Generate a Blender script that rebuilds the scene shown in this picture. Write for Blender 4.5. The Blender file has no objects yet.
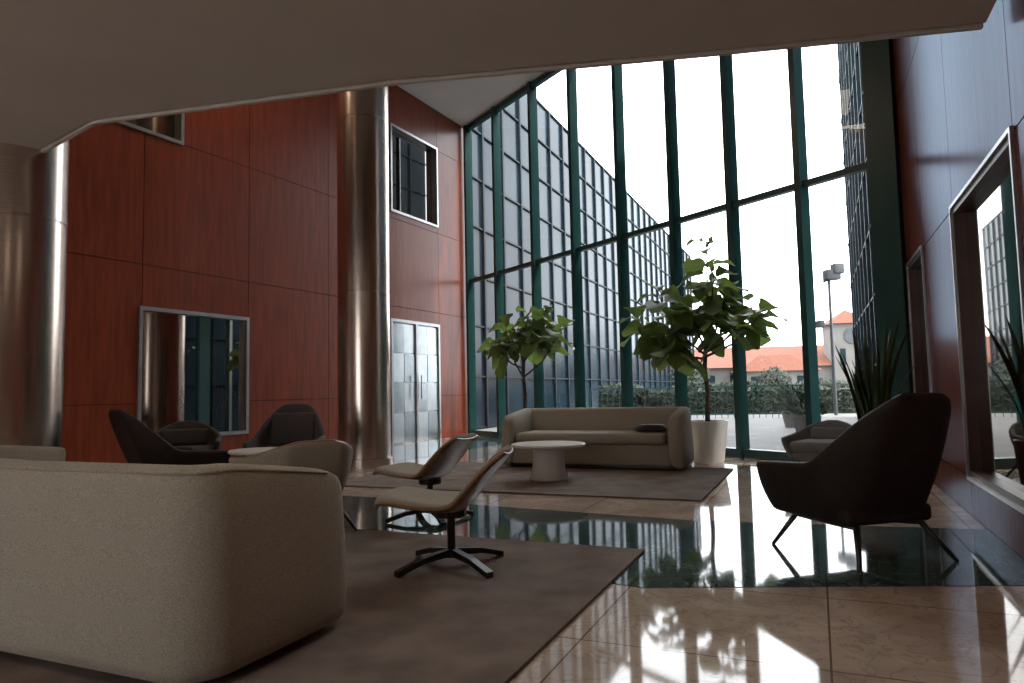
import bpy, math, random
from mathutils import Vector, Matrix
random.seed(7)
scene = bpy.context.scene
try:
    scene.view_settings.view_transform = 'Standard'
except Exception: pass

# ------------------------------------------------------------------ materials
def new_mat(name):
    m = bpy.data.materials.new(name); m.use_nodes = True
    nt = m.node_tree
    return m, nt, nt.nodes['Principled BSDF'], nt.nodes['Material Output']
def setp(b, **k):
    for a, v in k.items():
        a = a.replace('_', ' ')
        if a in b.inputs:
            if isinstance(v, tuple) and len(v) == 3: v = (*v, 1)
            b.inputs[a].default_value = v
def noise_mat(name, c1, c2, scale=5, mapscale=(1,1,1), rough=.5, metal=0, bump=0, bscale=None, coat=0, detail=6, lo=.35, hi=.65, gloss=None, **kw):
    m, nt, b, o = new_mat(name)
    tc = nt.nodes.new('ShaderNodeTexCoord'); mp = nt.nodes.new('ShaderNodeMapping')
    mp.inputs['Scale'].default_value = mapscale
    nt.links.new(tc.outputs['Object'], mp.inputs['Vector'])
    n = nt.nodes.new('ShaderNodeTexNoise'); n.inputs['Scale'].default_value = scale; n.inputs['Detail'].default_value = detail
    nt.links.new(mp.outputs[0], n.inputs['Vector'])
    r = nt.nodes.new('ShaderNodeValToRGB')
    r.color_ramp.elements[0].position = lo; r.color_ramp.elements[1].position = hi
    r.color_ramp.elements[0].color = (*c1, 1); r.color_ramp.elements[1].color = (*c2, 1)
    nt.links.new(n.outputs['Fac'], r.inputs[0]); nt.links.new(r.outputs[0], b.inputs['Base Color'])
    setp(b, Roughness=rough, Metallic=metal, Coat_Weight=coat, **kw)
    if bump:
        n2 = nt.nodes.new('ShaderNodeTexNoise'); n2.inputs['Scale'].default_value = bscale or scale*4
        nt.links.new(tc.outputs['Object'], n2.inputs['Vector'])
        bp = nt.nodes.new('ShaderNodeBump'); bp.inputs['Strength'].default_value = bump; bp.inputs['Distance'].default_value = .01
        nt.links.new(n2.outputs['Fac'], bp.inputs['Height']); nt.links.new(bp.outputs[0], b.inputs['Normal'])
    if gloss:   # reflected-sky tint put into a grazing gloss over diffuse wood
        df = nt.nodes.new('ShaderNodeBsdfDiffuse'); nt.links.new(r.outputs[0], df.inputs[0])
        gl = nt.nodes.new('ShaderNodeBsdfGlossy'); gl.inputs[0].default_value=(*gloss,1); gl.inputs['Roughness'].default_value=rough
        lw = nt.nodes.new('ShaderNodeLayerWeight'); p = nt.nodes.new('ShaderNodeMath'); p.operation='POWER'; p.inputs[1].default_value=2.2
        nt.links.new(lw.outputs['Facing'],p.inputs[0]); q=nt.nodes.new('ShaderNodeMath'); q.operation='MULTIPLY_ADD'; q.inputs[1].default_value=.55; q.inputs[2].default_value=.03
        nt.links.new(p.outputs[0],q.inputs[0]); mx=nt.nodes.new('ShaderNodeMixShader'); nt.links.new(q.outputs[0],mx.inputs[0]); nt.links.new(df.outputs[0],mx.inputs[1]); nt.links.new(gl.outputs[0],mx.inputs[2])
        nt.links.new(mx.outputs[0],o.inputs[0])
    return m

WOOD = noise_mat('cherry_wood_panel', (.185,.034,.012), (.265,.049,.017), 3, (6,6,.5), rough=.35, coat=.08, Coat_Roughness=.15, Specular_IOR_Level=.3)
WOODR = noise_mat('sky_tinted_cherry_wood_panel', (.20,.058,.034), (.28,.08,.048), 3, (6,6,.5), rough=.2, gloss=(.17,.215,.27))  # gloss colour carries the blue of the reflected sky
DARKGAP = noise_mat('wall_substrate', (.02,.006,.004), (.03,.01,.006), 4, rough=.8)
PLASTER = noise_mat('plaster_soffit', (.55,.485,.42), (.58,.515,.45), 2, rough=.85)
WHITE = noise_mat('white_ceiling_paint', (.74,.74,.72), (.78,.78,.76), 2, rough=.9)
GREEN = noise_mat('green_painted_aluminium', (.016,.070,.066), (.022,.085,.079), 3, rough=.35)
STEEL = noise_mat('brushed_steel', (.50,.41,.35), (.60,.50,.43), 4, (1,1,40), rough=.25, metal=.95)
STEEL2 = noise_mat('satin_steel_panel', (.58,.62,.64), (.66,.70,.72), 4, rough=.33, metal=.85)
STEEL3 = noise_mat('polished_steel_panel', (.46,.51,.53), (.54,.59,.61), 4, rough=.27, metal=.85)
TRIM = noise_mat('steel_trim', (.42,.42,.42), (.5,.5,.5), 6, rough=.35, metal=1)
BRONZE = noise_mat('bronze_reveal', (.06,.03,.024), (.09,.045,.037), 6, rough=.4)
RUG = noise_mat('taupe_rug', (.125,.092,.072), (.235,.183,.148), 3.5, rough=.95, bump=.6, bscale=180, lo=.3, hi=.7)
FABRIC = noise_mat('oatmeal_fabric', (.27,.235,.185), (.45,.40,.32), 140, (1,1,3), rough=.95, bump=.5, bscale=260)
GREYFAB = noise_mat('grey_fabric', (.15,.145,.14), (.21,.20,.19), 120, rough=.95, bump=.3, bscale=240)
LEATHER = noise_mat('dark_brown_leather', (.020,.013,.011), (.030,.020,.017), 12, rough=.6, bump=.15, bscale=150, Specular_IOR_Level=.25)
CHARC = noise_mat('charcoal_fabric', (.045,.038,.036), (.07,.06,.056), 90, rough=.9)
BLACK = noise_mat('black_metal', (.01,.009,.009), (.015,.014,.013), 8, rough=.35)
PLY = noise_mat('walnut_plywood', (.16,.065,.028), (.26,.115,.05), 5, (2,18,2), rough=.35, coat=.2)
CERAM = noise_mat('white_ceramic', (.66,.64,.61), (.72,.70,.67), 3, rough=.35)
TABLE = noise_mat('ivory_lacquer', (.64,.61,.56), (.7,.67,.62), 3, rough=.3)
TERRA = noise_mat('brown_clay_pot', (.10,.05,.035), (.14,.075,.05), 5, rough=.6)
SOIL = noise_mat('potting_soil', (.02,.013,.008), (.05,.035,.02), 30, rough=1, bump=.8)
BARK = noise_mat('fig_bark', (.06,.045,.03), (.12,.09,.065), 20, rough=.9, bump=.5)
PAVE = noise_mat('terrace_paving', (.16,.155,.15), (.21,.205,.20), 1.2, rough=.8)
STUCCO = noise_mat('cream_stucco', (.14,.132,.122), (.17,.162,.15), 1, rough=.9)
ROOFT = noise_mat('terracotta_roof', (.12,.038,.022), (.18,.064,.037), 3, (8,1,1), rough=.9)
HEDGE = noise_mat('hedge_leaves', (.010,.022,.012), (.05,.062,.04), 6, rough=.8)
FRAMEX = noise_mat('facade_frame', (.008,.018,.022), (.014,.026,.03), 3, rough=.5, Specular_IOR_Level=.1)
FGLASS = noise_mat('facade_glass', (.007,.018,.027), (.022,.039,.053), .35, rough=.2, Specular_IOR_Level=.07)
POLE = noise_mat('pole_paint', (.05,.055,.06), (.07,.075,.08), 3, rough=.5)

def leafmat(name, c1, c2, tr=.4):
    m, nt, b, o = new_mat(name)
    tc = nt.nodes.new('ShaderNodeTexCoord'); n = nt.nodes.new('ShaderNodeTexNoise'); n.inputs['Scale'].default_value = 4
    nt.links.new(tc.outputs['Object'], n.inputs['Vector'])
    r = nt.nodes.new('ShaderNodeValToRGB'); r.color_ramp.elements[0].position=.35; r.color_ramp.elements[1].position=.65
    r.color_ramp.elements[0].color=(*c1,1); r.color_ramp.elements[1].color=(*c2,1)
    nt.links.new(n.outputs['Fac'], r.inputs[0]); nt.links.new(r.outputs[0], b.inputs['Base Color'])
    setp(b, Roughness=.4)
    t = nt.nodes.new('ShaderNodeBsdfTranslucent'); t.inputs[0].default_value=(c2[0]*1.5,c2[1]*1.5,c2[2],1)
    mx = nt.nodes.new('ShaderNodeMixShader'); mx.inputs[0].default_value=tr
    nt.links.new(b.outputs[0], mx.inputs[1]); nt.links.new(t.outputs[0], mx.inputs[2]); nt.links.new(mx.outputs[0], o.inputs[0])
    return m
LEAF = leafmat('fig_leaf', (.06,.10,.03), (.14,.20,.06), .33)
SNAKE = leafmat('snake_plant_leaf', (.015,.035,.015), (.06,.09,.035), .2)

def glass(name, tint):
    m, nt, b, o = new_mat(name); nt.nodes.remove(b)
    t = nt.nodes.new('ShaderNodeBsdfTransparent'); t.inputs[0].default_value=(*tint,1)
    g = nt.nodes.new('ShaderNodeBsdfGlossy'); g.inputs['Roughness'].default_value=.0; g.inputs[0].default_value=(.9,.95,1,1)
    lw = nt.nodes.new('ShaderNodeLayerWeight'); lw.inputs[0].default_value=.5
    p = nt.nodes.new('ShaderNodeMath'); p.operation='POWER'; p.inputs[1].default_value=4; nt.links.new(lw.outputs['Facing'],p.inputs[0])
    q = nt.nodes.new('ShaderNodeMath'); q.operation='MULTIPLY_ADD'; q.inputs[1].default_value=.45; q.inputs[2].default_value=.03; nt.links.new(p.outputs[0],q.inputs[0])
    mx = nt.nodes.new('ShaderNodeMixShader')
    nt.links.new(q.outputs[0], mx.inputs[0]); nt.links.new(t.outputs[0], mx.inputs[1]); nt.links.new(g.outputs[0], mx.inputs[2])
    nt.links.new(mx.outputs[0], o.inputs[0]); return m
GLASS = glass('window_glass', (.93,.96,.97))
def darkglass(name, fac):
    m, nt, b, o = new_mat(name)
    setp(b, Base_Color=(.014,.010,.009), Roughness=.03)
    tc = nt.nodes.new('ShaderNodeTexCoord'); n = nt.nodes.new('ShaderNodeTexNoise'); n.inputs['Scale'].default_value=1.5
    nt.links.new(tc.outputs['Object'], n.inputs['Vector'])
    r = nt.nodes.new('ShaderNodeValToRGB'); r.color_ramp.elements[0].color=(.82,.77,.71,1); r.color_ramp.elements[1].color=(.88,.83,.77,1)
    nt.links.new(n.outputs['Fac'], r.inputs[0])
    g = nt.nodes.new('ShaderNodeBsdfGlossy'); g.inputs['Roughness'].default_value=.01; nt.links.new(r.outputs[0], g.inputs[0])
    mx = nt.nodes.new('ShaderNodeMixShader'); mx.inputs[0].default_value=fac
    nt.links.new(b.outputs[0], mx.inputs[1]); nt.links.new(g.outputs[0], mx.inputs[2]); nt.links.new(mx.outputs[0], o.inputs[0]); return m
DGLASS = darkglass('dark_mirror_glass', .45)
DGLASS2 = darkglass('dark_interior_glass', .2)

ANG = math.radians(23.4)
def marble(name, c1, c2, vein, joint, tile=.92, rough=.05, vs=2.2, spec=.5):
    m, nt, b, o = new_mat(name); L = nt.links
    tc = nt.nodes.new('ShaderNodeTexCoord'); mp = nt.nodes.new('ShaderNodeMapping'); mp.inputs['Rotation'].default_value=(0,0,ANG)
    L.new(tc.outputs['Object'], mp.inputs[0])
    n1 = nt.nodes.new('ShaderNodeTexNoise'); n1.inputs['Scale'].default_value=vs; n1.inputs['Detail'].default_value=10; n1.inputs['Distortion'].default_value=1.2
    L.new(mp.outputs[0], n1.inputs['Vector'])
    r1 = nt.nodes.new('ShaderNodeValToRGB'); r1.color_ramp.elements[0].position=.35; r1.color_ramp.elements[1].position=.65
    r1.color_ramp.elements[0].color=(*c1,1); r1.color_ramp.elements[1].color=(*c2,1); L.new(n1.outputs['Fac'], r1.inputs[0])
    n2 = nt.nodes.new('ShaderNodeTexNoise'); n2.inputs['Scale'].default_value=vs*2.3; n2.inputs['Detail'].default_value=8; n2.inputs['Distortion'].default_value=2
    L.new(mp.outputs[0], n2.inputs['Vector'])
    r2 = nt.nodes.new('ShaderNodeValToRGB'); e=r2.color_ramp.elements; e[0].position=.47; e[0].color=(0,0,0,1); e[1].position=.53; e[1].color=(0,0,0,1)
    k=e.new(.5); k.color=(.6,.6,.6,1); L.new(n2.outputs['Fac'], r2.inputs[0])
    mx = nt.nodes.new('ShaderNodeMixRGB'); L.new(r2.outputs[0], mx.inputs[0]); L.new(r1.outputs[0], mx.inputs[1]); mx.inputs[2].default_value=(*vein,1)
    br = nt.nodes.new('ShaderNodeTexBrick'); br.offset=0; br.inputs['Scale'].default_value=1; br.inputs['Brick Width'].default_value=tile; br.inputs['Row Height'].default_value=tile
    br.inputs['Mortar Size'].default_value=.004; br.inputs['Mortar'].default_value=(*joint,1); br.inputs['Mortar Smooth'].default_value=0
    L.new(mp.outputs[0], br.inputs['Vector']); L.new(mx.outputs[0], br.inputs['Color1']); L.new(mx.outputs[0], br.inputs['Color2'])
    L.new(br.outputs['Color'], b.inputs['Base Color']); setp(b, Roughness=rough, Specular_IOR_Level=spec)
    return m
MARB = marble('beige_marble', (.42,.325,.26), (.61,.50,.41), (.28,.21,.165), (.17,.12,.09), spec=.48)
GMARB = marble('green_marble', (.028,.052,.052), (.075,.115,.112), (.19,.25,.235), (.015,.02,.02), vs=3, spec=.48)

# ------------------------------------------------------------------ helpers
def empty(name, loc=(0,0,0), rz=0):
    e = bpy.data.objects.new(name, None); scene.collection.objects.link(e)
    e.location = loc; e.rotation_euler = (0,0,rz); e.empty_display_size=.2; return e
def mesh(name, v, f, mat, parent=None, smooth=False, sub=0, solid=0, bevel=0, matrix=None, rimmat=False):
    me = bpy.data.meshes.new(name); me.from_pydata([tuple(p) for p in v], [], f); me.update()
    if isinstance(mat, (list,tuple)):
        for m in mat: me.materials.append(m)
    else: me.materials.append(mat)
    if smooth:
        for p in me.polygons: p.use_smooth=True
    o = bpy.data.objects.new(name, me); scene.collection.objects.link(o)
    if matrix is not None: o.matrix_local = matrix
    if parent: o.parent = parent
    import bmesh
    bm=bmesh.new(); bm.from_mesh(me); bmesh.ops.recalc_face_normals(bm, faces=bm.faces); bm.to_mesh(me); bm.free()
    if solid:
        s=o.modifiers.new('s','SOLIDIFY'); s.thickness=solid; s.offset=0
        if rimmat: s.material_offset_rim=1
    if bevel:
        s=o.modifiers.new('b','BEVEL'); s.width=bevel; s.segments=4
        for p in me.polygons: p.use_smooth=True
    if sub:
        s=o.modifiers.new('u','SUBSURF'); s.levels=sub; s.render_levels=sub
    return o
BOXF=[(0,3,2,1),(4,5,6,7),(0,1,5,4),(1,2,6,5),(2,3,7,6),(3,0,4,7)]
class MB:
    def __init__(s): s.v=[]; s.f=[]
    def add(s, v, f):
        n=len(s.v); s.v+=list(v); s.f+=[tuple(i+n for i in q) for q in f]
    def box(s, a, b):
        (x0,y0,z0),(x1,y1,z1)=a,b
        s.add([(x0,y0,z0),(x1,y0,z0),(x1,y1,z0),(x0,y1,z0),(x0,y0,z1),(x1,y0,z1),(x1,y1,z1),(x0,y1,z1)], BOXF)
    def obox(s, P, d, n, s0, s1, n0, n1, z0, z1):
        def q(a,b,z): return (P[0]+d[0]*a+n[0]*b, P[1]+d[1]*a+n[1]*b, z)
        s.add([q(s0,n0,z0),q(s1,n0,z0),q(s1,n1,z0),q(s0,n1,z0),q(s0,n0,z1),q(s1,n0,z1),q(s1,n1,z1),q(s0,n1,z1)], BOXF)
    def tube(s, pts, rad, seg=8, cap=True):
        pts=[Vector(p) for p in pts]; n=len(pts)
        if not isinstance(rad,(list,tuple)): rad=[rad]*n
        base=len(s.v); up=None
        for i,p in enumerate(pts):
            t=(pts[min(i+1,n-1)]-pts[max(i-1,0)]).normalized()
            if up is None:
                up=Vector((0,0,1)) if abs(t.z)<.9 else Vector((1,0,0))
            a=t.cross(up).normalized(); b=a.cross(t).normalized(); up=b
            for k in range(seg):
                w=2*math.pi*k/seg
                s.v.append(tuple(p+(a*math.cos(w)+b*math.sin(w))*rad[i]))
        for i in range(n-1):
            for k in range(seg):
                s.f.append((base+i*seg+k, base+i*seg+(k+1)%seg, base+(i+1)*seg+(k+1)%seg, base+(i+1)*seg+k))
        if cap:
            s.f.append(tuple(base+k for k in range(seg))[::-1]); s.f.append(tuple(base+(n-1)*seg+k for k in range(seg)))
    def lathe(s, prof, seg=40, c=(0,0)):
        base=len(s.v)
        for r,z in prof:
            for k in range(seg):
                w=2*math.pi*k/seg; s.v.append((c[0]+r*math.cos(w), c[1]+r*math.sin(w), z))
        for i in range(len(prof)-1):
            for k in range(seg):
                s.f.append((base+i*seg+k, base+i*seg+(k+1)%seg, base+(i+1)*seg+(k+1)%seg, base+(i+1)*seg+k))
        s.f.append(tuple(base+k for k in range(seg))[::-1]); m=(len(prof)-1)*seg; s.f.append(tuple(base+m+k for k in range(seg)))
    def obj(s, name, mat, parent=None, **k): return mesh(name, s.v, s.f, mat, parent, **k)
def rbox(name, a, b, mat, parent, bevel=.03, matrix=None):
    m=MB(); m.box(a,b); return m.obj(name, mat, parent, bevel=bevel, matrix=matrix)
def prism(name, poly, z0, z1, mat, parent=None):
    n=len(poly); v=[(x,y,z0) for x,y in poly]+[(x,y,z1) for x,y in poly]
    f=[tuple(range(n))[::-1], tuple(range(n,2*n))]+[(i,(i+1)%n,(i+1)%n+n,i+n) for i in range(n)]
    return mesh(name, v, f, mat, parent)
def face_rot(fx,fy): return math.atan2(fx,-fy)

# ------------------------------------------------------------------ room shell
A=(-1.05,16.8); C=(4.61,8.08); H=7.5
dR=(.397,.918); pR=(.918,-.397)
dLn=(-.453,-.8915); nLn=(.8915,-.453)         # left wall going back, inward normal
dRt=(-.397,-.918); nRt=(-.918,.397)           # right wall, inward normal
foot=[(-1.3,17.2),(4.95,8.0),(0.2,-3.3),(-11.6,-3.3)]
prism('floor', foot, -.12, 0, MARB)
prism('ceiling', foot, H, H+.25, WHITE)
band=[(-3.6,8.0),(-1.33,6.9),(1.38,5.35),(3.24,4.82),(2.68,3.5),(.63,3.61),(-1.5,5.0),(-4.2,6.6)]
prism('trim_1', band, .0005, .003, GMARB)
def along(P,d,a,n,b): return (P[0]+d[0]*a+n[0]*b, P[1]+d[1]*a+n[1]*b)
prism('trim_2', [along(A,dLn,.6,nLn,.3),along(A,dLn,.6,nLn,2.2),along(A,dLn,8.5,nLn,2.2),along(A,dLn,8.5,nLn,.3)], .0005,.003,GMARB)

def subtract(r, o):
    s0,s1,z0,z1=r; a0,a1,b0,b1=o
    if a0>=s1 or a1<=s0 or b0>=z1 or b1<=z0: return [r]
    out=[]
    if s0<a0: out.append((s0,a0,z0,z1))
    if a1<s1: out.append((a1,s1,z0,z1))
    m0,m1=max(s0,a0),min(s1,a1)
    if z0<b0: out.append((m0,m1,z0,b0))
    if b1<z1: out.append((m0,m1,b1,z1))
    return out
def panel_wall(name, P, d, n, S, Z, ops, thick=.3, wood=WOOD):
    m=MB(); nf=[]; g=.005
    for i in range(len(S)-1):
        for j in range(len(Z)-1):
            rs=[(S[i]+g,S[i+1]-g,Z[j]+g,Z[j+1]-g)]
            rb=[(S[i],S[i+1],Z[j],Z[j+1])]
            for o in ops:
                rs=[x for r in rs for x in subtract(r,o)]; rb=[x for r in rb for x in subtract(r,o)]
            for r in rs: m.obox(P,d,n,r[0],r[1],-.02,0,r[2],r[3]); nf+= [0]*6
            for r in rb: m.obox(P,d,n,r[0],r[1],-thick,-.02,r[2],r[3]); nf+=[1]*6
    o=m.obj(name,[wood,DARKGAP])
    for p,k in zip(o.data.polygons,nf): p.material_index=k
    return o
opsL=[(1.28,3.05,4.75,6.6),(6.71,8.55,.45,2.24),(7.91,9.73,4.6,6.5),(1.29,3.09,0,2.54)]
panel_wall('wall_left',A,dLn,nLn,[0,1.28,3.07,4.9,6.71,8.5,10.3,12.1,13.9,15.7,17.5,19.3,22.2],[0,.95,2.8,4.62,6.55,7.5],opsL)
opsR=[(3.03,4.83,.3,2.33),(.2,1.39,.3,2.33)]
panel_wall('wall_right',C,dRt,nRt,[0,1.39,3.03,4.83,6.6,8.4,10.2,12.1],[0,.3,2.33,4.2,6.0,7.5],opsR,thick=.4,wood=WOODR)

wi=[0]
def inner_window(P,d,n,o,depth=.12,pane=DGLASS,fm=TRIM,w=.05,proud=.025,refl_bar=0):
    wi[0]+=1; e=empty('window_%d'%wi[0]); s0,s1,z0,z1=o
    m=MB()
    for a in ((s0,s0+w,z0,z1),(s1-w,s1,z0,z1),(s0+w,s1-w,z0,z0+w),(s0+w,s1-w,z1-w,z1)):
        m.obox(P,d,n,a[0],a[1],-depth-.04,proud,a[2],a[3])
    m.obj('frame',fm,e)
    m=MB(); m.obox(P,d,n,s0+w,s1-w,-depth-.02,-depth,z0+w,z1-w); m.obj('pane',pane,e)
    if refl_bar:
        m=MB(); c=s0+(s1-s0)*refl_bar; m.obox(P,d,n,c-.09,c+.09,-depth,-.02,z0+w,z1-w); m.obj('mullion_reflection_bar',GREEN,e)  # solid bar added to imitate the green mullion reflected in this pane
    return e
inner_window(A,dLn,nLn,opsL[0],pane=DGLASS2); inner_window(A,dLn,nLn,opsL[1],.06,pane=DGLASS,refl_bar=.42); inner_window(A,dLn,nLn,opsL[2],pane=DGLASS2)
for o in opsR:
    e=inner_window(C,dRt,nRt,o,.07,fm=BRONZE,w=.045,proud=.004)
    m=MB(); s0,s1,z0,z1=o; w=.025
    for a in ((s0-w,s0,z0-w,z1+w),(s1,s1+w,z0-w,z1+w),(s0,s1,z0-w,z0),(s0,s1,z1,z1+w)): m.obox(C,dRt,nRt,a[0],a[1],-.005,.02,a[2],a[3])
    m.obj('outer_trim',TRIM,e)

# steel double door with panels
e=empty('door_1'); m=MB()
for a in ((1.29,1.35,0,2.54),(3.03,3.09,0,2.54),(1.35,3.03,2.48,2.54),(2.16,2.22,0,2.48)):
    m.obox(A,dLn,nLn,a[0],a[1],-.1,.03,a[2],a[3])
m.obj('frame',TRIM,e); ma=MB(); mb=MB()
for i in range(4):
    s0=[1.36,1.77,2.23,2.63][i]; s1=[1.75,2.15,2.61,3.02][i]
    for j in range(4):
        z0=.03+j*.61
        (ma if (i+j)%2 else mb).obox(A,dLn,nLn,s0,s1,-.06,-.005 if (i+j)%2 else .0,z0,z0+.59)
ma.obj('satin_panels',STEEL2,e); mb.obj('polished_panels',STEEL3,e)
m=MB(); m.obox(A,dLn,nLn,1.29,3.09,-.28,-.03,0,2.54); m.obj('leaf_core',STEEL3,e)
m=MB()
for s in (2.10,2.28): m.tube([(*along(A,dLn,s,nLn,.07),.9),(*along(A,dLn,s,nLn,.07),1.4)],.015)
m.obj('pull_handles',TRIM,e)

# back wall (behind the viewer) with an unseen opening, added and sized for fill daylight
m=MB()
m.box((-11.5,-3.3,3.0),(.1,-3.0,H)); m.box((-11.5,-3.3,0),(-6.9,-3.0,3.0)); m.box((-3.9,-3.3,0),(.1,-3.0,3.0))
for x in (-5.9,-4.9): m.box((x-.08,-3.25,0),(x+.08,-3.05,3.0))
m.obj('wall_back',PLASTER)

# mezzanine slab overhead
mez=[(-5.95,7.08),(-4.42,5.95),(-2.98,4.87),(-.74,4.33),(1.27,4.02),(2.68,3.77),(-.17,-2.98),(-11.05,-2.98)]
prism('mezzanine_slab', mez, 3.0, 3.45, PLASTER)
m=MB(); ep=[(-4.42,5.97),(-2.98,4.89),(-.74,4.35),(1.27,4.04),(2.68,3.79)]
for a,b in zip(ep[:-1],ep[1:]):
    d=Vector((b[0]-a[0],b[1]-a[1])); Ln=d.length; d/=Ln; n=(-d.y,d.x)
    m.obox(a,(d.x,d.y),n,0,Ln,0,.03,2.985,3.45)
m.obj('trim_3',PLASTER)

# ceiling air vent
e=empty('ceiling_vent',(.35,13.3,H),math.radians(-57)); m=MB(); m.box((-.5,-.12,-.02),(.5,.12,0)); m.obj('frame',CHARC,e)
m=MB()
for k in range(5): m.box((-.48,-.1+k*.045,-.035),(.48,-.08+k*.045,-.02))
m.obj('slats',BLACK,e)

# columns
for (x,y,r) in ((-2.12,10.0,.37),(-4.08,5.62,.4)):
    e=empty('steel_column',(x,y,0)); m=MB()
    m.lathe([(r,0.12),(r,2.45),(r-.006,2.455),(r-.006,2.465),(r,2.47),(r,4.95),(r-.006,4.955),(r-.006,4.965),(r,4.97),(r,H-.01)],64); m.obj('shaft',STEEL,e,smooth=True)
    m=MB(); m.lathe([(r+.03,0.0),(r+.03,.12),(r,.125)],64); m.obj('base_ring',STEEL,e)
for o in [o for o in bpy.data.objects if o.name.startswith('shaft')]:
    md=o.modifiers.new('es','EDGE_SPLIT'); md.split_angle=.5

# big glazed wall
wd=Vector((C[0]-A[0],C[1]-A[1])); WL=wd.length; wd/=WL; wd2=(wd.x,wd.y); wn=(-wd.y, wd.x)
if (wn[0]*(0-A[0])+wn[1]*(0-A[1]))>0: wn=(-wn[0],-wn[1])
SS=[.13,1.44,2.91,4.255,5.56,6.815,7.96,9.10,WL-.16]      # mullion spacing along the glass wall, metres
e=empty('window_%d'%(wi[0]+1)); m=MB()
for i,s in enumerate(SS):
    w=.045 if i<8 else .17
    m.obox(A,wd2,wn,s-w,s+w,-.10,.09,0,H)
for z0,z1 in ((0,.12),(3.63,3.71),(H-.12,H)):
    for a,b in zip(SS[:-1],SS[1:]): m.obox(A,wd2,wn,a+.04,b-.04,-.05,.05,z0,z1)
m.obj('mullion_frame',GREEN,e)
def q(a,z): return (A[0]+wd.x*a,A[1]+wd.y*a,z)
mesh('glass_panes',[q(.06,.1),q(WL-.1,.1),q(WL-.1,H-.1),q(.06,H-.1)],[(0,1,2,3)],GLASS,e)

# ------------------------------------------------------------------ exterior
prism('terrace_ground', [(-1.6,17.3),(-60,17),(-60,140),(90,140),(90,-10),(5.3,-10),(5.3,7.9)], -.3,-.02,PAVE)
def facade(name,P,d,n,Ln,Ht,cw,ch):
    e=empty(name); m=MB(); m.obox(P,d,n,0,Ln,-.4,0,-.02,Ht); m.obj('glass_skin',FGLASS,e)
    m=MB(); k=0
    while k*cw<=Ln+.01: m.obox(P,d,n,k*cw-.05,k*cw+.05,0,.08,-.02,Ht); k+=1
    k=0
    while k*ch<=Ht+.01: m.obox(P,d,n,0,Ln,0,.06,k*ch-.04+.05,k*ch+.06); k+=1
    m.obj('frame_grid',FRAMEX,e); return e
facade('glass_office_building',(-1.95,17.45),dR,(.918,-.397),41,11.4,1.45,1.42)
facade('glass_office_building',(5.0,8.5),dR,(-.918,.397),15.5,12,1.2,1.38)

e=empty('hedge_row'); m=MB(); HP=(3.4,27.6); hd=(.97,-.24); hn=(.24,.97)
for k in range(5600):
    a=random.uniform(0,19); b=random.choice([0,random.uniform(0,1)]) ; z=random.uniform(.05,1.1) if b==0 else random.uniform(.9,1.15)
    c=Vector((HP[0]+hd[0]*a+hn[0]*b,HP[1]+hd[1]*a+hn[1]*b,z+.2*math.sin(a*2.1)*math.sin(a*.7)))
    u=Vector((random.gauss(0,1),random.gauss(0,1),random.gauss(0,1))).normalized(); w=u.orthogonal().normalized(); s=random.uniform(.06,.13)
    m.add([c-u*s,c-w*s*.5,c+u*s,c+w*s*.5],[(0,1,2,3)])
m.obj('foliage',HEDGE,e); m=MB(); m.obox(HP,hd,hn,0,19,.12,.95,-.02,.85); m.obj('core',HEDGE,e)
def tree(loc,r,h):
    e=empty('garden_tree',loc); m=MB(); m.tube([(0,0,0),(.05,0,h*.5),(0,.05,h*.8)],[.12,.09,.05],8); m.obj('trunk',BARK,e); m=MB()
    for k in range(700):
        u=Vector((random.gauss(0,1),random.gauss(0,1),random.gauss(0,1))).normalized()*random.random()**.4
        c=Vector((u.x*r,u.y*r,h*.68+u.z*h*.36)); u=Vector((random.gauss(0,1),random.gauss(0,1),random.gauss(0,1))).normalized(); w=u.orthogonal().normalized(); s=random.uniform(.07,.13)
        m.add([c-u*s,c-w*s*.5,c+u*s,c+w*s*.5],[(0,1,2,3)])
    m.obj('crown',HEDGE,e)
tree((12.3,33,-.02),.8,1.9); tree((8.6,34,-.02),1.0,2.5)
e=empty('terrace_railing'); m=MB(); RP=(2.7,24.6)
m.obox(RP,hd,hn,0,7.4,0,.05,1.0,1.05); m.obox(RP,hd,hn,0,7.4,0,.04,.1,.14)
for k in range(38): m.obox(RP,hd,hn,k*.2-.01,k*.2+.01,.01,.03,-.02,1.0)
m.obj('rails',GREEN,e)

e=empty('clock_tower_building',(27.5,59,0),math.radians(-8))
m=MB(); m.box((-22,-3,-.02),(14,6,2.6)); m.box((-1.4,-3.6,-.02),(1.4,-.8,5.9)); m.box((-9,-6,-.02),(-3.5,-3,2.2)); m.box((-17,-5.5,-.02),(-12,-3,2.3)); m.obj('stucco_walls',STUCCO,e)
m=MB()
def hip(m,x0,x1,y0,y1,z,h,rx):
    m.add([(x0,y0,z),(x1,y0,z),(x1,y1,z),(x0,y1,z),(x0+rx,(y0+y1)/2,z+h),(x1-rx,(y0+y1)/2,z+h)],[(0,3,2,1),(0,1,5,4),(1,2,5),(2,3,4,5),(3,0,4)])
hip(m,-22.5,14.5,-3.5,6.5,2.6,1.9,4); hip(m,-1.75,1.75,-3.95,-.45,5.9,1.2,1.7); hip(m,-9.4,-3.1,-6.4,-2.6,2.2,1.3,2); hip(m,-17.4,-11.6,-5.9,-2.6,2.3,1.1,2); m.obj('tile_roofs',ROOFT,e)
m=MB(); m.tube([(0,-3.6,4.9),(0,-3.7,4.9)],.62,24); m.obj('clock_face',POLE,e)
m=MB()
for x in range(-21,14,2):
    if abs(x)>1: m.box((x-.4,-3.06,.8),(x+.4,-3,2.0))
for x in (-8,-6.2,-4.6): m.box((x-.3,-6.06,.8),(x+.3,-6,1.8))
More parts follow.
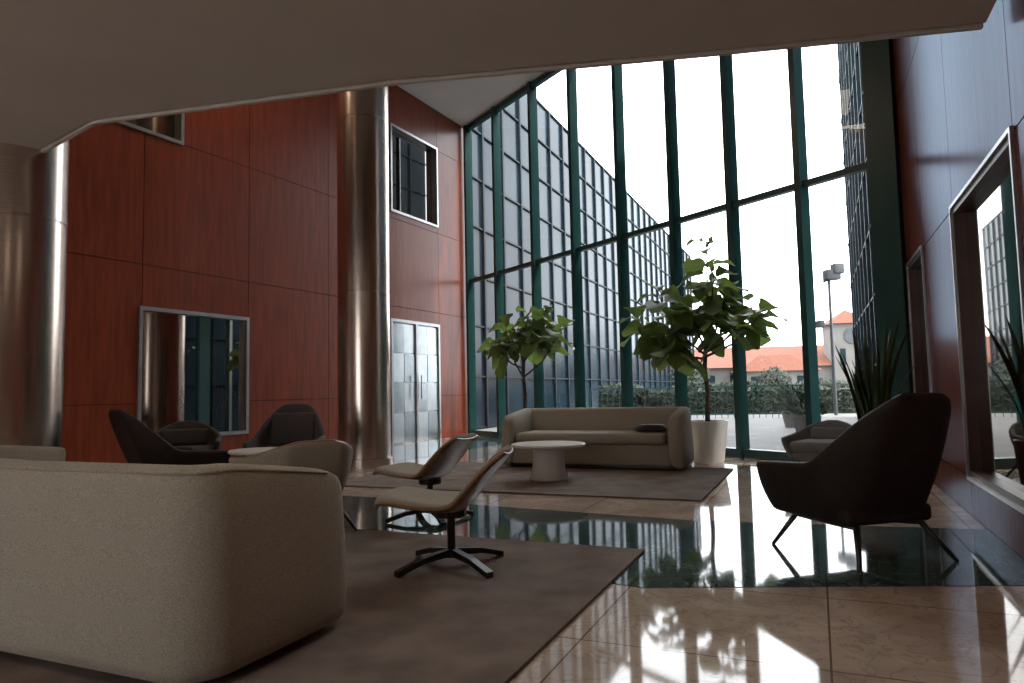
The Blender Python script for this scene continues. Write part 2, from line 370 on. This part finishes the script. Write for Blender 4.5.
for x in (-16,-14.5,-13): m.box((x-.3,-5.56,.8),(x+.3,-5.5,1.8))
for x in (-.75,.75): m.box((x-.2,-3.66,2.6),(x+.2,-3.6,3.9))
m.obj('windows_dark',FRAMEX,e)
e=empty('floodlight_pole',(11.0,24.0,-.02)); m=MB(); m.tube([(0,0,0),(0,0,4.7)],[.06,.045],10); m.tube([(-.35,0,3.1),(0,0,3.1)],.03,6); m.tube([(-.2,0,4.6),(.25,0,4.7)],.04,6)
m.obj('mast',POLE,e); m=MB(); m.box((-.15,-.2,4.65),(.35,.15,5.0)); m.box((-.5,-.15,3.0),(-.28,.1,3.25)); m.box((.1,-.25,4.85),(.45,.1,5.2)); m.obj('floodlight_heads',POLE,e,bevel=.03)
def shrub(name,loc,r,h):
    e=empty(name,loc); m=MB(); m.lathe([(r*.6,0),(r*.8,.4),(r*.75,.4),(r*.7,.36)],24); m.obj('planter',STUCCO,e)
    m=MB()
    for k in range(240):
        a=random.uniform(0,6.28); q=random.random()**.5; z=.4+random.random()*h
        c=Vector((r*q*math.cos(a),r*q*math.sin(a),z)); u=Vector((math.cos(a),math.sin(a),random.uniform(.3,1.2))).normalized(); w=u.orthogonal().normalized()
        m.add([c,c+u*.08-w*.03,c+u*.18,c+u*.08+w*.03],[(0,1,2,3)])
    m.obj('foliage',HEDGE,e)
shrub('potted_shrub',(7.0,17.5,-.02),.4,.6); shrub('potted_shrub',(6.0,14.4,-.02),.35,.5); shrub('potted_shrub',(2.9,15.6,-.02),.35,.5)

# ------------------------------------------------------------------ rugs
def rug(name, corner, a, b):
    P=corner; l=(-pR[0],-pR[1])
    c=[P,(P[0]+l[0]*a,P[1]+l[1]*a),(P[0]+l[0]*a+dR[0]*b,P[1]+l[1]*a+dR[1]*b),(P[0]+dR[0]*b,P[1]+dR[1]*b)]
    prism(name,c,.003,.016,RUG)
rug('area_rug',(.79,4.4),4.3,-3.9)
rug('area_rug',(1.64,6.26),4.1,2.6)

# ------------------------------------------------------------------ sofa
def upath(hw, yf, yb, r, nseg=10):
    out=[]
    for k in range(6): out.append((Vector((hw, yf+(yb-r-yf)*k/6)),Vector((1,0)),0))
    for k in range(nseg+1):
        w=math.pi/2*k/nseg; out.append((Vector((hw-r+r*math.cos(w), yb-r+r*math.sin(w))),Vector((math.cos(w),math.sin(w))),k/nseg))
    for k in range(1,8): out.append((Vector((hw-r-(2*hw-2*r)*k/8, yb)),Vector((0,1)),1))
    for k in range(nseg+1):
        w=math.pi/2+math.pi/2*k/nseg; out.append((Vector((-hw+r+r*math.cos(w), yb-r+r*math.sin(w))),Vector((math.cos(w),math.sin(w))),1-k/nseg))
    for k in range(1,7): out.append((Vector((-hw, yb-r-(yb-r-yf)*k/6)),Vector((-1,0)),0))
    return out
def sofa(loc, rz, L, D, mat, rad=.17):
    e=empty('curved_sofa',loc,rz); path=upath(L/2,-D/2,D/2,rad); m=MB(); N=len(path); K=12
    rings=[]; pipe=[]
    for i,(p,n,b) in enumerate(path):
        yy=(p.y+D/2)/D
        h=.665+.085*min(1,max(0,yy*1.3))
        prof=[(.0,.02),(.03,.05),(.02,.3),(.005,.5*h+.15),(-.005,h-.05),(-.018,h-.008),(-.09,h+.005),(-.15,h-.015),(-.185,h-.08),(-.19,.35),(-.19,.2),(-.15,.02)]
        end=min(i,N-1-i)
        sc={0:.86,1:.98}.get(end,1)
        ring=[]
        for o,z in prof:
            oo=-.08+(o+.08)*sc; zz=.3+(z-.3)*(1-(1-sc)*.35) if z>.3 else z
            q=p+n*oo; ring.append((q.x,q.y,zz))
        rings.append(ring)
        if end>0: q=p+n*(-.017); pipe.append((q.x,q.y,h-.022))
    for side in (0,1):
        r0=rings[0] if side==0 else rings[-1]
        c=Vector((sum(v[0] for v in r0)/K,sum(v[1] for v in r0)/K,sum(v[2] for v in r0)/K)); r=[tuple(Vector((c.x+(v[0]-c.x)*.6,v[1]-.025,c.z+(v[2]-c.z)*.8))) for v in r0]
        if side==0: rings.insert(0,r)
        else: rings.append(r)
    for r in rings: m.v+=r
    for i in range(len(rings)-1):
        for k in range(K): m.f.append((i*K+k,i*K+(k+1)%K,(i+1)*K+(k+1)%K,(i+1)*K+k))
    m.f.append(tuple(range(K))); m.f.append(tuple((len(rings)-1)*K+k for k in range(K)))
    m.obj('wrap_back_and_arms',mat,e,smooth=True,sub=1)
    m=MB(); m.tube(pipe,.007,6); m.obj('top_piping',mat,e,smooth=True)
    rbox('seat_base',(-L/2+.14,-D/2+.03,.05),(L/2-.14,D/2-.14,.31),mat,e,.03)
    rbox('seat_cushion',(-L/2+.2,-D/2-.01,.31),(L/2-.2,D/2-.17,.45),mat,e,.055)
    rbox('plinth',(-L/2+.1,-D/2+.08,0.0),(L/2-.1,D/2-.1,.055),BLACK,e,.005)
    return e
sofa((-1.86,3.14,.017),math.radians(156.6),2.1,.8,FABRIC)
sofa((1.08,9.24,.017),math.radians(-23.4),2.36,.86,FABRIC)
e=empty('throw_pillow',(1.72,8.78,.475),math.radians(-20)); 
mm=MB()
for i in range(9):
    for j in range(7):
        x=(i/8-.5)*.42;y=(j/6-.5)*.3; t=max(0,(1-(2*i/8-1)**4)*(1-(2*j/6-1)**4))**.5
        mm.v.append((x,y,.07*t+.02))
for i in range(8):
    for j in range(6): mm.f.append((i*7+j,(i+1)*7+j,(i+1)*7+j+1,i*7+j+1))
n0=len(mm.v); mm.v+=[(v[0],v[1],.02-(v[2]-.02)*.25) for v in mm.v[:n0]]
mm.f+=[tuple(n0+q for q in f[::-1]) for f in mm.f[:48]]
mm.obj('cushion',LEATHER,e,smooth=True)

# ------------------------------------------------------------------ tables
def pedestal(name,loc,r,h,pr):
    e=empty(name,loc); m=MB(); m.lathe([(r-.02,h-.035),(r,h-.025),(r,h-.008),(r-.01,h)],56); m.obj('round_top',TABLE,e,bevel=0)
    m=MB(); m.lathe([(pr*1.12,0),(pr*1.12,.01),(pr,.1),(pr*.92,.2),(pr*.95,h-.1),(pr*1.1,h-.035)],48); m.obj('pedestal',TABLE,e,smooth=True)
pedestal('round_coffee_table',(.385,7.96,.016),.42,.40,.19)
pedestal('round_side_table',(-2.36,6.5,.003),.26,.52,.1)

# ------------------------------------------------------------------ plywood lounge chair
def interp(P,t):
    n=len(P)-1; x=t*n; i=min(int(x),n-1); f=x-i
    p0=P[max(i-1,0)];p1=P[i];p2=P[i+1];p3=P[min(i+2,n)]
    return tuple(.5*((2*b)+(-a+c)*f+(2*a-5*b+4*c-d)*f*f+(-a+3*b-3*c+d)*f**3) for a,b,c,d in zip(p0,p1,p2,p3))
def ply_chair(loc, rz, fab=FABRIC):
    e=empty('plywood_lounge_chair',loc,rz)
    P=[(-.36,.37,.24,.0),(-.30,.38,.28,.01),(-.14,.345,.30,.025),(.03,.32,.305,.045),(.12,.345,.305,.055),(.19,.42,.30,.055),(.27,.525,.28,.045),(.345,.61,.24,.03),(.375,.64,.19,.02)]
    nu,nv=28,13
    def surf(off,inset):
        V=[]
        for i in range(nu):
            t=i/(nu-1); y,z,w,l=interp(P,t); y2,z2,_,_=interp(P,min(1,t+.01)); y1,z1,_,_=interp(P,max(0,t-.01))
            T=Vector((y2-y1,z2-z1)).normalized(); Nn=Vector((-T.y,T.x))
            w-=inset
            for j in range(nv):
                s=2*j/(nv-1)-1; k=l*abs(s)**2.2+off*(1-.6*abs(s)**6)
                V.append((w*s,y+Nn.x*k,z+Nn.y*k))
        return V
    F=[(i*nv+j,(i+1)*nv+j,(i+1)*nv+j+1,i*nv+j+1) for i in range(nu-1) for j in range(nv-1)]
    mesh('bent_shell',surf(0,0),F,PLY,e,smooth=True,solid=.014)
    V=surf(.012,.012); n0=len(V); V2=surf(.045,.02); Vv=V+V2
    border=[j for j in range(nv)]+[i*nv+nv-1 for i in range(1,nu)]+[(nu-1)*nv+j for j in range(nv-2,-1,-1)]+[i*nv for i in range(nu-2,0,-1)]
    F2=[tuple(n0+q for q in f) for f in F]+[f[::-1] for f in F]+[(border[k],border[(k+1)%len(border)],border[(k+1)%len(border)]+n0,border[k]+n0) for k in range(len(border))]
    mesh('upholstered_pad',Vv,F2,fab,e,smooth=True)
    m=MB(); m.tube([(0,.02,.06),(0,.02,.32)],.024,14); m.lathe([(.05,.09),(.05,.055),(.03,.05)],20,(0,.02)); m.tube([(0,.02,.28),(0,.02,.318)],.09,16); m.obj('swivel_post',BLACK,e)
    m=MB()
    for a in (45,135,225,315):
        c,s=math.cos(math.radians(a)),math.sin(math.radians(a)); w=.022
        pts=[]
        for r,zt,zb in ((.02,.10,.06),(.2,.075,.045),(.36,.03,0.0)):
            for q in (-w,w):
                for z in (zt,zb): pts.append((c*r-s*q,.02+s*r+c*q,z))
        f=[]
        for b in (0,4): f+=[(b,b+4,b+6,b+2),(b+1,b+3,b+7,b+5),(b,b+1,b+5,b+4),(b+2,b+6,b+7,b+3)]
        f+=[(8,9,11,10),(0,2,3,1)]; m.add(pts,f)
    m.obj('star_base',BLACK,e); return e
ply_chair((-.39,4.08,.017),face_rot(-.97,.1))
ply_chair((-.70,5.68,.003),face_rot(-.93,.37))

# ------------------------------------------------------------------ winged lounge armchair
def armchair(name,loc,rz,mat,arm=.56,back=.94,leg=BLACK,sc=1.0,lean=.42,hw=.37,taper=.5,rim=False,rad=.27):
    e=empty(name,loc,rz); path=upath(hw,-.40,.30,rad,10); m=MB(); nv=9; N=len(path)
    for i,(p,n,b) in enumerate(path):
        b2=b*b*(3-2*b)
        yy=max(0,min(1,(p.y+.40)/.45)); 
        h=arm-.03*(1-yy)+(back-arm)*b2**.8
        if b==1: h+=.012*(1-(p.x/hw)**2)
        for k in range(nv):
            v=k/(nv-1); z=.22+(h-.22)*v
            tuck=.09*(1-v)**2.2
            out=.035*v*(1-b)
            q=p-n*tuck+n*out
            sh=max(0,z-.34)*lean*b2
            tp=1-taper*max(0,z-arm)
            m.v.append((q.x*tp, q.y+sh, z))
    for i in range(N-1):
        for k in range(nv-1): m.f.append((i*nv+k,(i+1)*nv+k,(i+1)*nv+k+1,i*nv+k+1))
    m.obj('wrap_shell',[mat,PLY] if rim else mat,e,smooth=True,solid=.06,sub=1,rimmat=rim)
    rbox('seat_pan',(-hw+.07,-.39,.21),(hw-.07,.25,.31),mat,e,.03)
    rbox('seat_cushion',(-hw+.04,-.42,.30),(hw-.04,.22,.44),mat,e,.06)
    M=Matrix.Translation((0,.27,.42))@Matrix.Rotation(-math.atan(lean),4,'X')
    rbox('back_cushion',(-hw+.1,-.07,0),(hw-.1,.03,(back-.5)*.98),mat,e,.045,matrix=M)
    m=MB()
    for sx in (-1,1):
        for y0,y1 in ((-.25,-.38),(.2,.36)): m.tube([(sx*.2,y0,.25),(sx*.33,y1,0)],[.02,.011],10)
        m.tube([(sx*.235,-.28,.2),(sx*.235,.24,.2)],.013,8)
    m.tube([(-.235,-.28,.2),(.235,.24,.2)],.012,8); m.tube([(.235,-.28,.2),(-.235,.24,.2)],.012,8)
    m.obj('splayed_legs',leg,e,smooth=True)
    e.scale=(sc,sc,sc); return e
armchair('winged_armchair',(2.05,4.25,.003),face_rot(-.27,.96),LEATHER,sc=1.0,lean=.36,taper=.22,rad=.22)
armchair('winged_armchair',(-3.22,6.62,.0),face_rot(.62,.7),LEATHER,lean=.33,taper=.22,rad=.22,sc=.97)
armchair('winged_armchair',(-2.6,8.1,.003),face_rot(.1,-1),CHARC,taper=.22,lean=.34,rad=.22,sc=.96)
armchair('low_tub_chair',(-1.62,5.25,.017),face_rot(-.6,.75),FABRIC,arm=.60,back=.70,lean=.18,hw=.35,taper=0,rim=True,rad=.2,sc=.95)
armchair('low_tub_chair',(-3.9,8.3,0),face_rot(.3,-.9),CHARC,arm=.55,back=.72,lean=.3)
armchair('low_tub_chair',(-3.6,4.68,.0),face_rot(.9,.1),FABRIC,arm=.70,back=.86,lean=.2,hw=.36,taper=0,rad=.2)
armchair('low_tub_chair',(3.45,7.85,.0),face_rot(-.6,-.7),GREYFAB,arm=.52,back=.66,lean=.25,hw=.34,taper=0,sc=.9)

# ------------------------------------------------------------------ plants
FW=[.10,.34,.55,.62,.74,.92,1.0,.95,.66,.12]
def leaf(m,pos,dr,L,W,droop=.35):
    d=Vector(dr).normalized(); up=Vector((0,0,1)); s=d.cross(up)
    if s.length<.1: s=Vector((1,0,0))
    s.normalize(); roll=random.uniform(-.9,.9); nn=s.cross(d).normalized(); s=(s*math.cos(roll)+nn*math.sin(roll)).normalized(); nn=s.cross(d).normalized()
    V=[];n=len(FW)
    for i in range(n):
        t=i/(n-1); c=Vector(pos)+d*L*t-Vector((0,0,1))*droop*L*t*t
        w=W*.5*FW[i]; wav=.018*math.sin(t*12+pos[0]*9)
        V+= [c-s*w+nn*(w*.28+wav), c-s*w*.5+nn*w*.1, c, c+s*w*.5+nn*w*.1, c+s*w+nn*(w*.28-wav)]
    F=[]
    for i in range(n-1):
        for j in range(4):
            b=i*5+j; F+=[(b,b+5,b+6,b+1)]
    m.add([tuple(v) for v in V],F)
def fig(loc,branches,fork,potr,poth,nleaf,LL,seed):
    random.seed(seed); e=empty('potted_fiddle_leaf_fig',loc)
    m=MB(); r=potr; m.lathe([(r*.70,0),(r*.74,.02),(r,poth-.01),(r*1.0,poth),(r*.93,poth),(r*.9,poth-.05),(r*.2,poth-.05)],48); m.obj('tapered_pot',CERAM,e)
    m=MB(); m.lathe([(r*.9,poth-.06),(r*.9,poth-.045),(.02,poth-.03)],32); m.obj('soil',SOIL,e)
    tr=MB(); lf=MB()
    tp=[(0,0,poth-.06),(.02,.01,poth+.4),(-.01,0,fork),(.02,.0,fork+.35)]
    tr.tube(tp,[.034,.03,.026,.02],10)
    for (bx,by,bz) in branches:
        z0=random.uniform(fork-.15,fork+.3); z0=min(z0,bz-.15)
        p0=Vector((0.0,0,z0)); p3=Vector((bx,by,bz)); p1=p0+(p3-p0)*.35+Vector((bx*.15,by*.15,-.03)); p2=p0+(p3-p0)*.7+Vector((bx*.1,by*.1,-.02))
        pts=[p0,p1,p2,p3]; tr.tube(pts,[.018,.015,.012,.007],8)
        nl=nleaf if bz<2.5 else int(nleaf*.9)
        for k in range(nl):
            t=.40+.60*((k+.5)/nl)**.7; x=t*3; i=min(2,int(x)); q=pts[i].lerp(pts[i+1],x-i)
            a=k*2.4+random.uniform(-.3,.3); el=random.uniform(-.35,.8) if t<.9 else random.uniform(.2,1.3)
            dr=Vector((math.cos(a)*math.cos(el),math.sin(a)*math.cos(el),math.sin(el)))
            L=LL*random.uniform(.7,1.1); st=q+dr*.05; tr.tube([q,st],.005,5); leaf(lf,st,dr,L,L*.82,random.uniform(.3,.8))
    tr.obj('trunk_and_branches',BARK,e,smooth=True); lf.obj('leaves',LEAF,e,smooth=True); return e
fig((2.62,9.52,0),[(-.88,.1,1.95),(-.65,-.2,2.3),(-.35,.35,2.1),(-.7,.1,1.75),(.09,0,3.0),(.14,-.1,2.55),(.3,.1,2.2),(.5,.2,2.3),(.76,-.1,2.0),(.35,-.35,1.85),(-.62,-.2,1.55),(-.2,-.3,2.0)],1.3,.27,.56,12,.42,3)
fig((.2,12.4,0),[(-.45,.1,1.8),(-.3,-.2,2.1),(.1,0,2.4),(.42,.1,2.35),(.66,-.1,2.1),(.2,-.3,1.9),(-.1,.3,2.15)],1.35,.25,.5,11,.42,11)
def snake(name,loc,potmat,pr,ph,hl,n,seed,spread=.35):
    random.seed(seed); e=empty(name,loc); m=MB(); m.lathe([(pr*.75,0),(pr*.78,.02),(pr,ph-.02),(pr,ph),(pr*.9,ph),(pr*.88,ph-.04),(pr*.1,ph-.04)],40); m.obj('pot',potmat,e)
    m=MB(); m.lathe([(pr*.88,ph-.06),(pr*.88,ph-.035),(.02,ph-.03)],30); m.obj('soil',SOIL,e); m=MB()
    for k in range(n):
        a=k*2.4; r=pr*.55*(k/n)**.5; L=hl*random.uniform(.6,1); b=Vector((r*math.cos(a),r*math.sin(a),ph-.04)); ln=random.uniform(.05,spread)*(.3+k/n)
        s=Vector((-math.sin(a+random.uniform(-1,1)),math.cos(a),0)).normalized(); o=Vector((math.cos(a),math.sin(a),0)); V=[]
        for i in range(9):
            t=i/8; c=b+o*(ln*t*t*L)+Vector((0,0,L*t)); w=.032*(1-t**3.5)*(.6+.4*math.sin(min(1,t*2)*1.57)); s2=(s*math.cos(t*.8)+o*math.sin(t*.8))
            V+=[c-s2*w+o*w*.3,c,c+s2*w+o*w*.3]
        F=[]
        for i in range(8):
            q=i*3; F+=[(q,q+3,q+4,q+1),(q+1,q+4,q+5,q+2)]
        m.add([tuple(v) for v in V],F)
    m.obj('leaves',SNAKE,e,smooth=True,solid=.004)
snake('potted_snake_plant',(3.30,6.45,0),TERRA,.2,.5,1.12,32,5,.42)

# ------------------------------------------------------------------ light & sky
w=bpy.data.worlds.new('daylight_sky'); scene.world=w; w.use_nodes=True; nt=w.node_tree
bg=nt.nodes['Background']; bg.inputs[0].default_value=(.95,.965,1,1); bg.inputs[1].default_value=6.6
s=bpy.data.lights.new('sun','SUN'); s.energy=3; s.angle=.01; s.color=(1,.93,.84); so=bpy.data.objects.new('sun',s); scene.collection.objects.link(so)
so.rotation_euler=Vector((-.55,.25,-1.0)).to_track_quat('-Z','Y').to_euler()
def fill_lamp(name,loc,size,energy,col):  # unseen area light and plate, added to brighten the interior
    l=bpy.data.lights.new(name,'AREA'); l.shape='SQUARE'; l.size=size; l.energy=energy; l.color=col
    e=empty(name,loc); o=bpy.data.objects.new('emitter',l); scene.collection.objects.link(o); o.parent=e; o.location=(0,0,-.03)
    m=MB(); h=size/2+.03
    m.box((-h,-h,-.02),(h,h,0)); m.obj('fill_housing',TRIM,e)
fill_lamp('ceiling_fill_light',(-3.6,9.0,H),1.6,50,(1,.82,.62))  # added warm fill high over the left side, out of view
fill_lamp('ceiling_fill_light',(-6.0,7.6,H),1.6,75,(1,.82,.62))  # second added fill at ceiling height
for x,y in ((-1.2,1.4),(-4.2,2.2),(.3,2.6)): fill_lamp('mezzanine_fill_light',(x,y,3.0),.3,6,(1,.82,.62))  # added fill under the slab for the foreground

# ------------------------------------------------------------------ camera
cam=bpy.data.cameras.new('camera'); co=bpy.data.objects.new('camera',cam); scene.collection.objects.link(co)
cam.sensor_width=36; cam.lens=24.6; cam.clip_start=.05; cam.clip_end=400
co.matrix_world=Matrix.Translation((0,0,1.0))@Matrix.Rotation(math.radians(94.13),4,'X')@Matrix.Rotation(math.radians(-1.2),4,'Z')
scene.camera=co
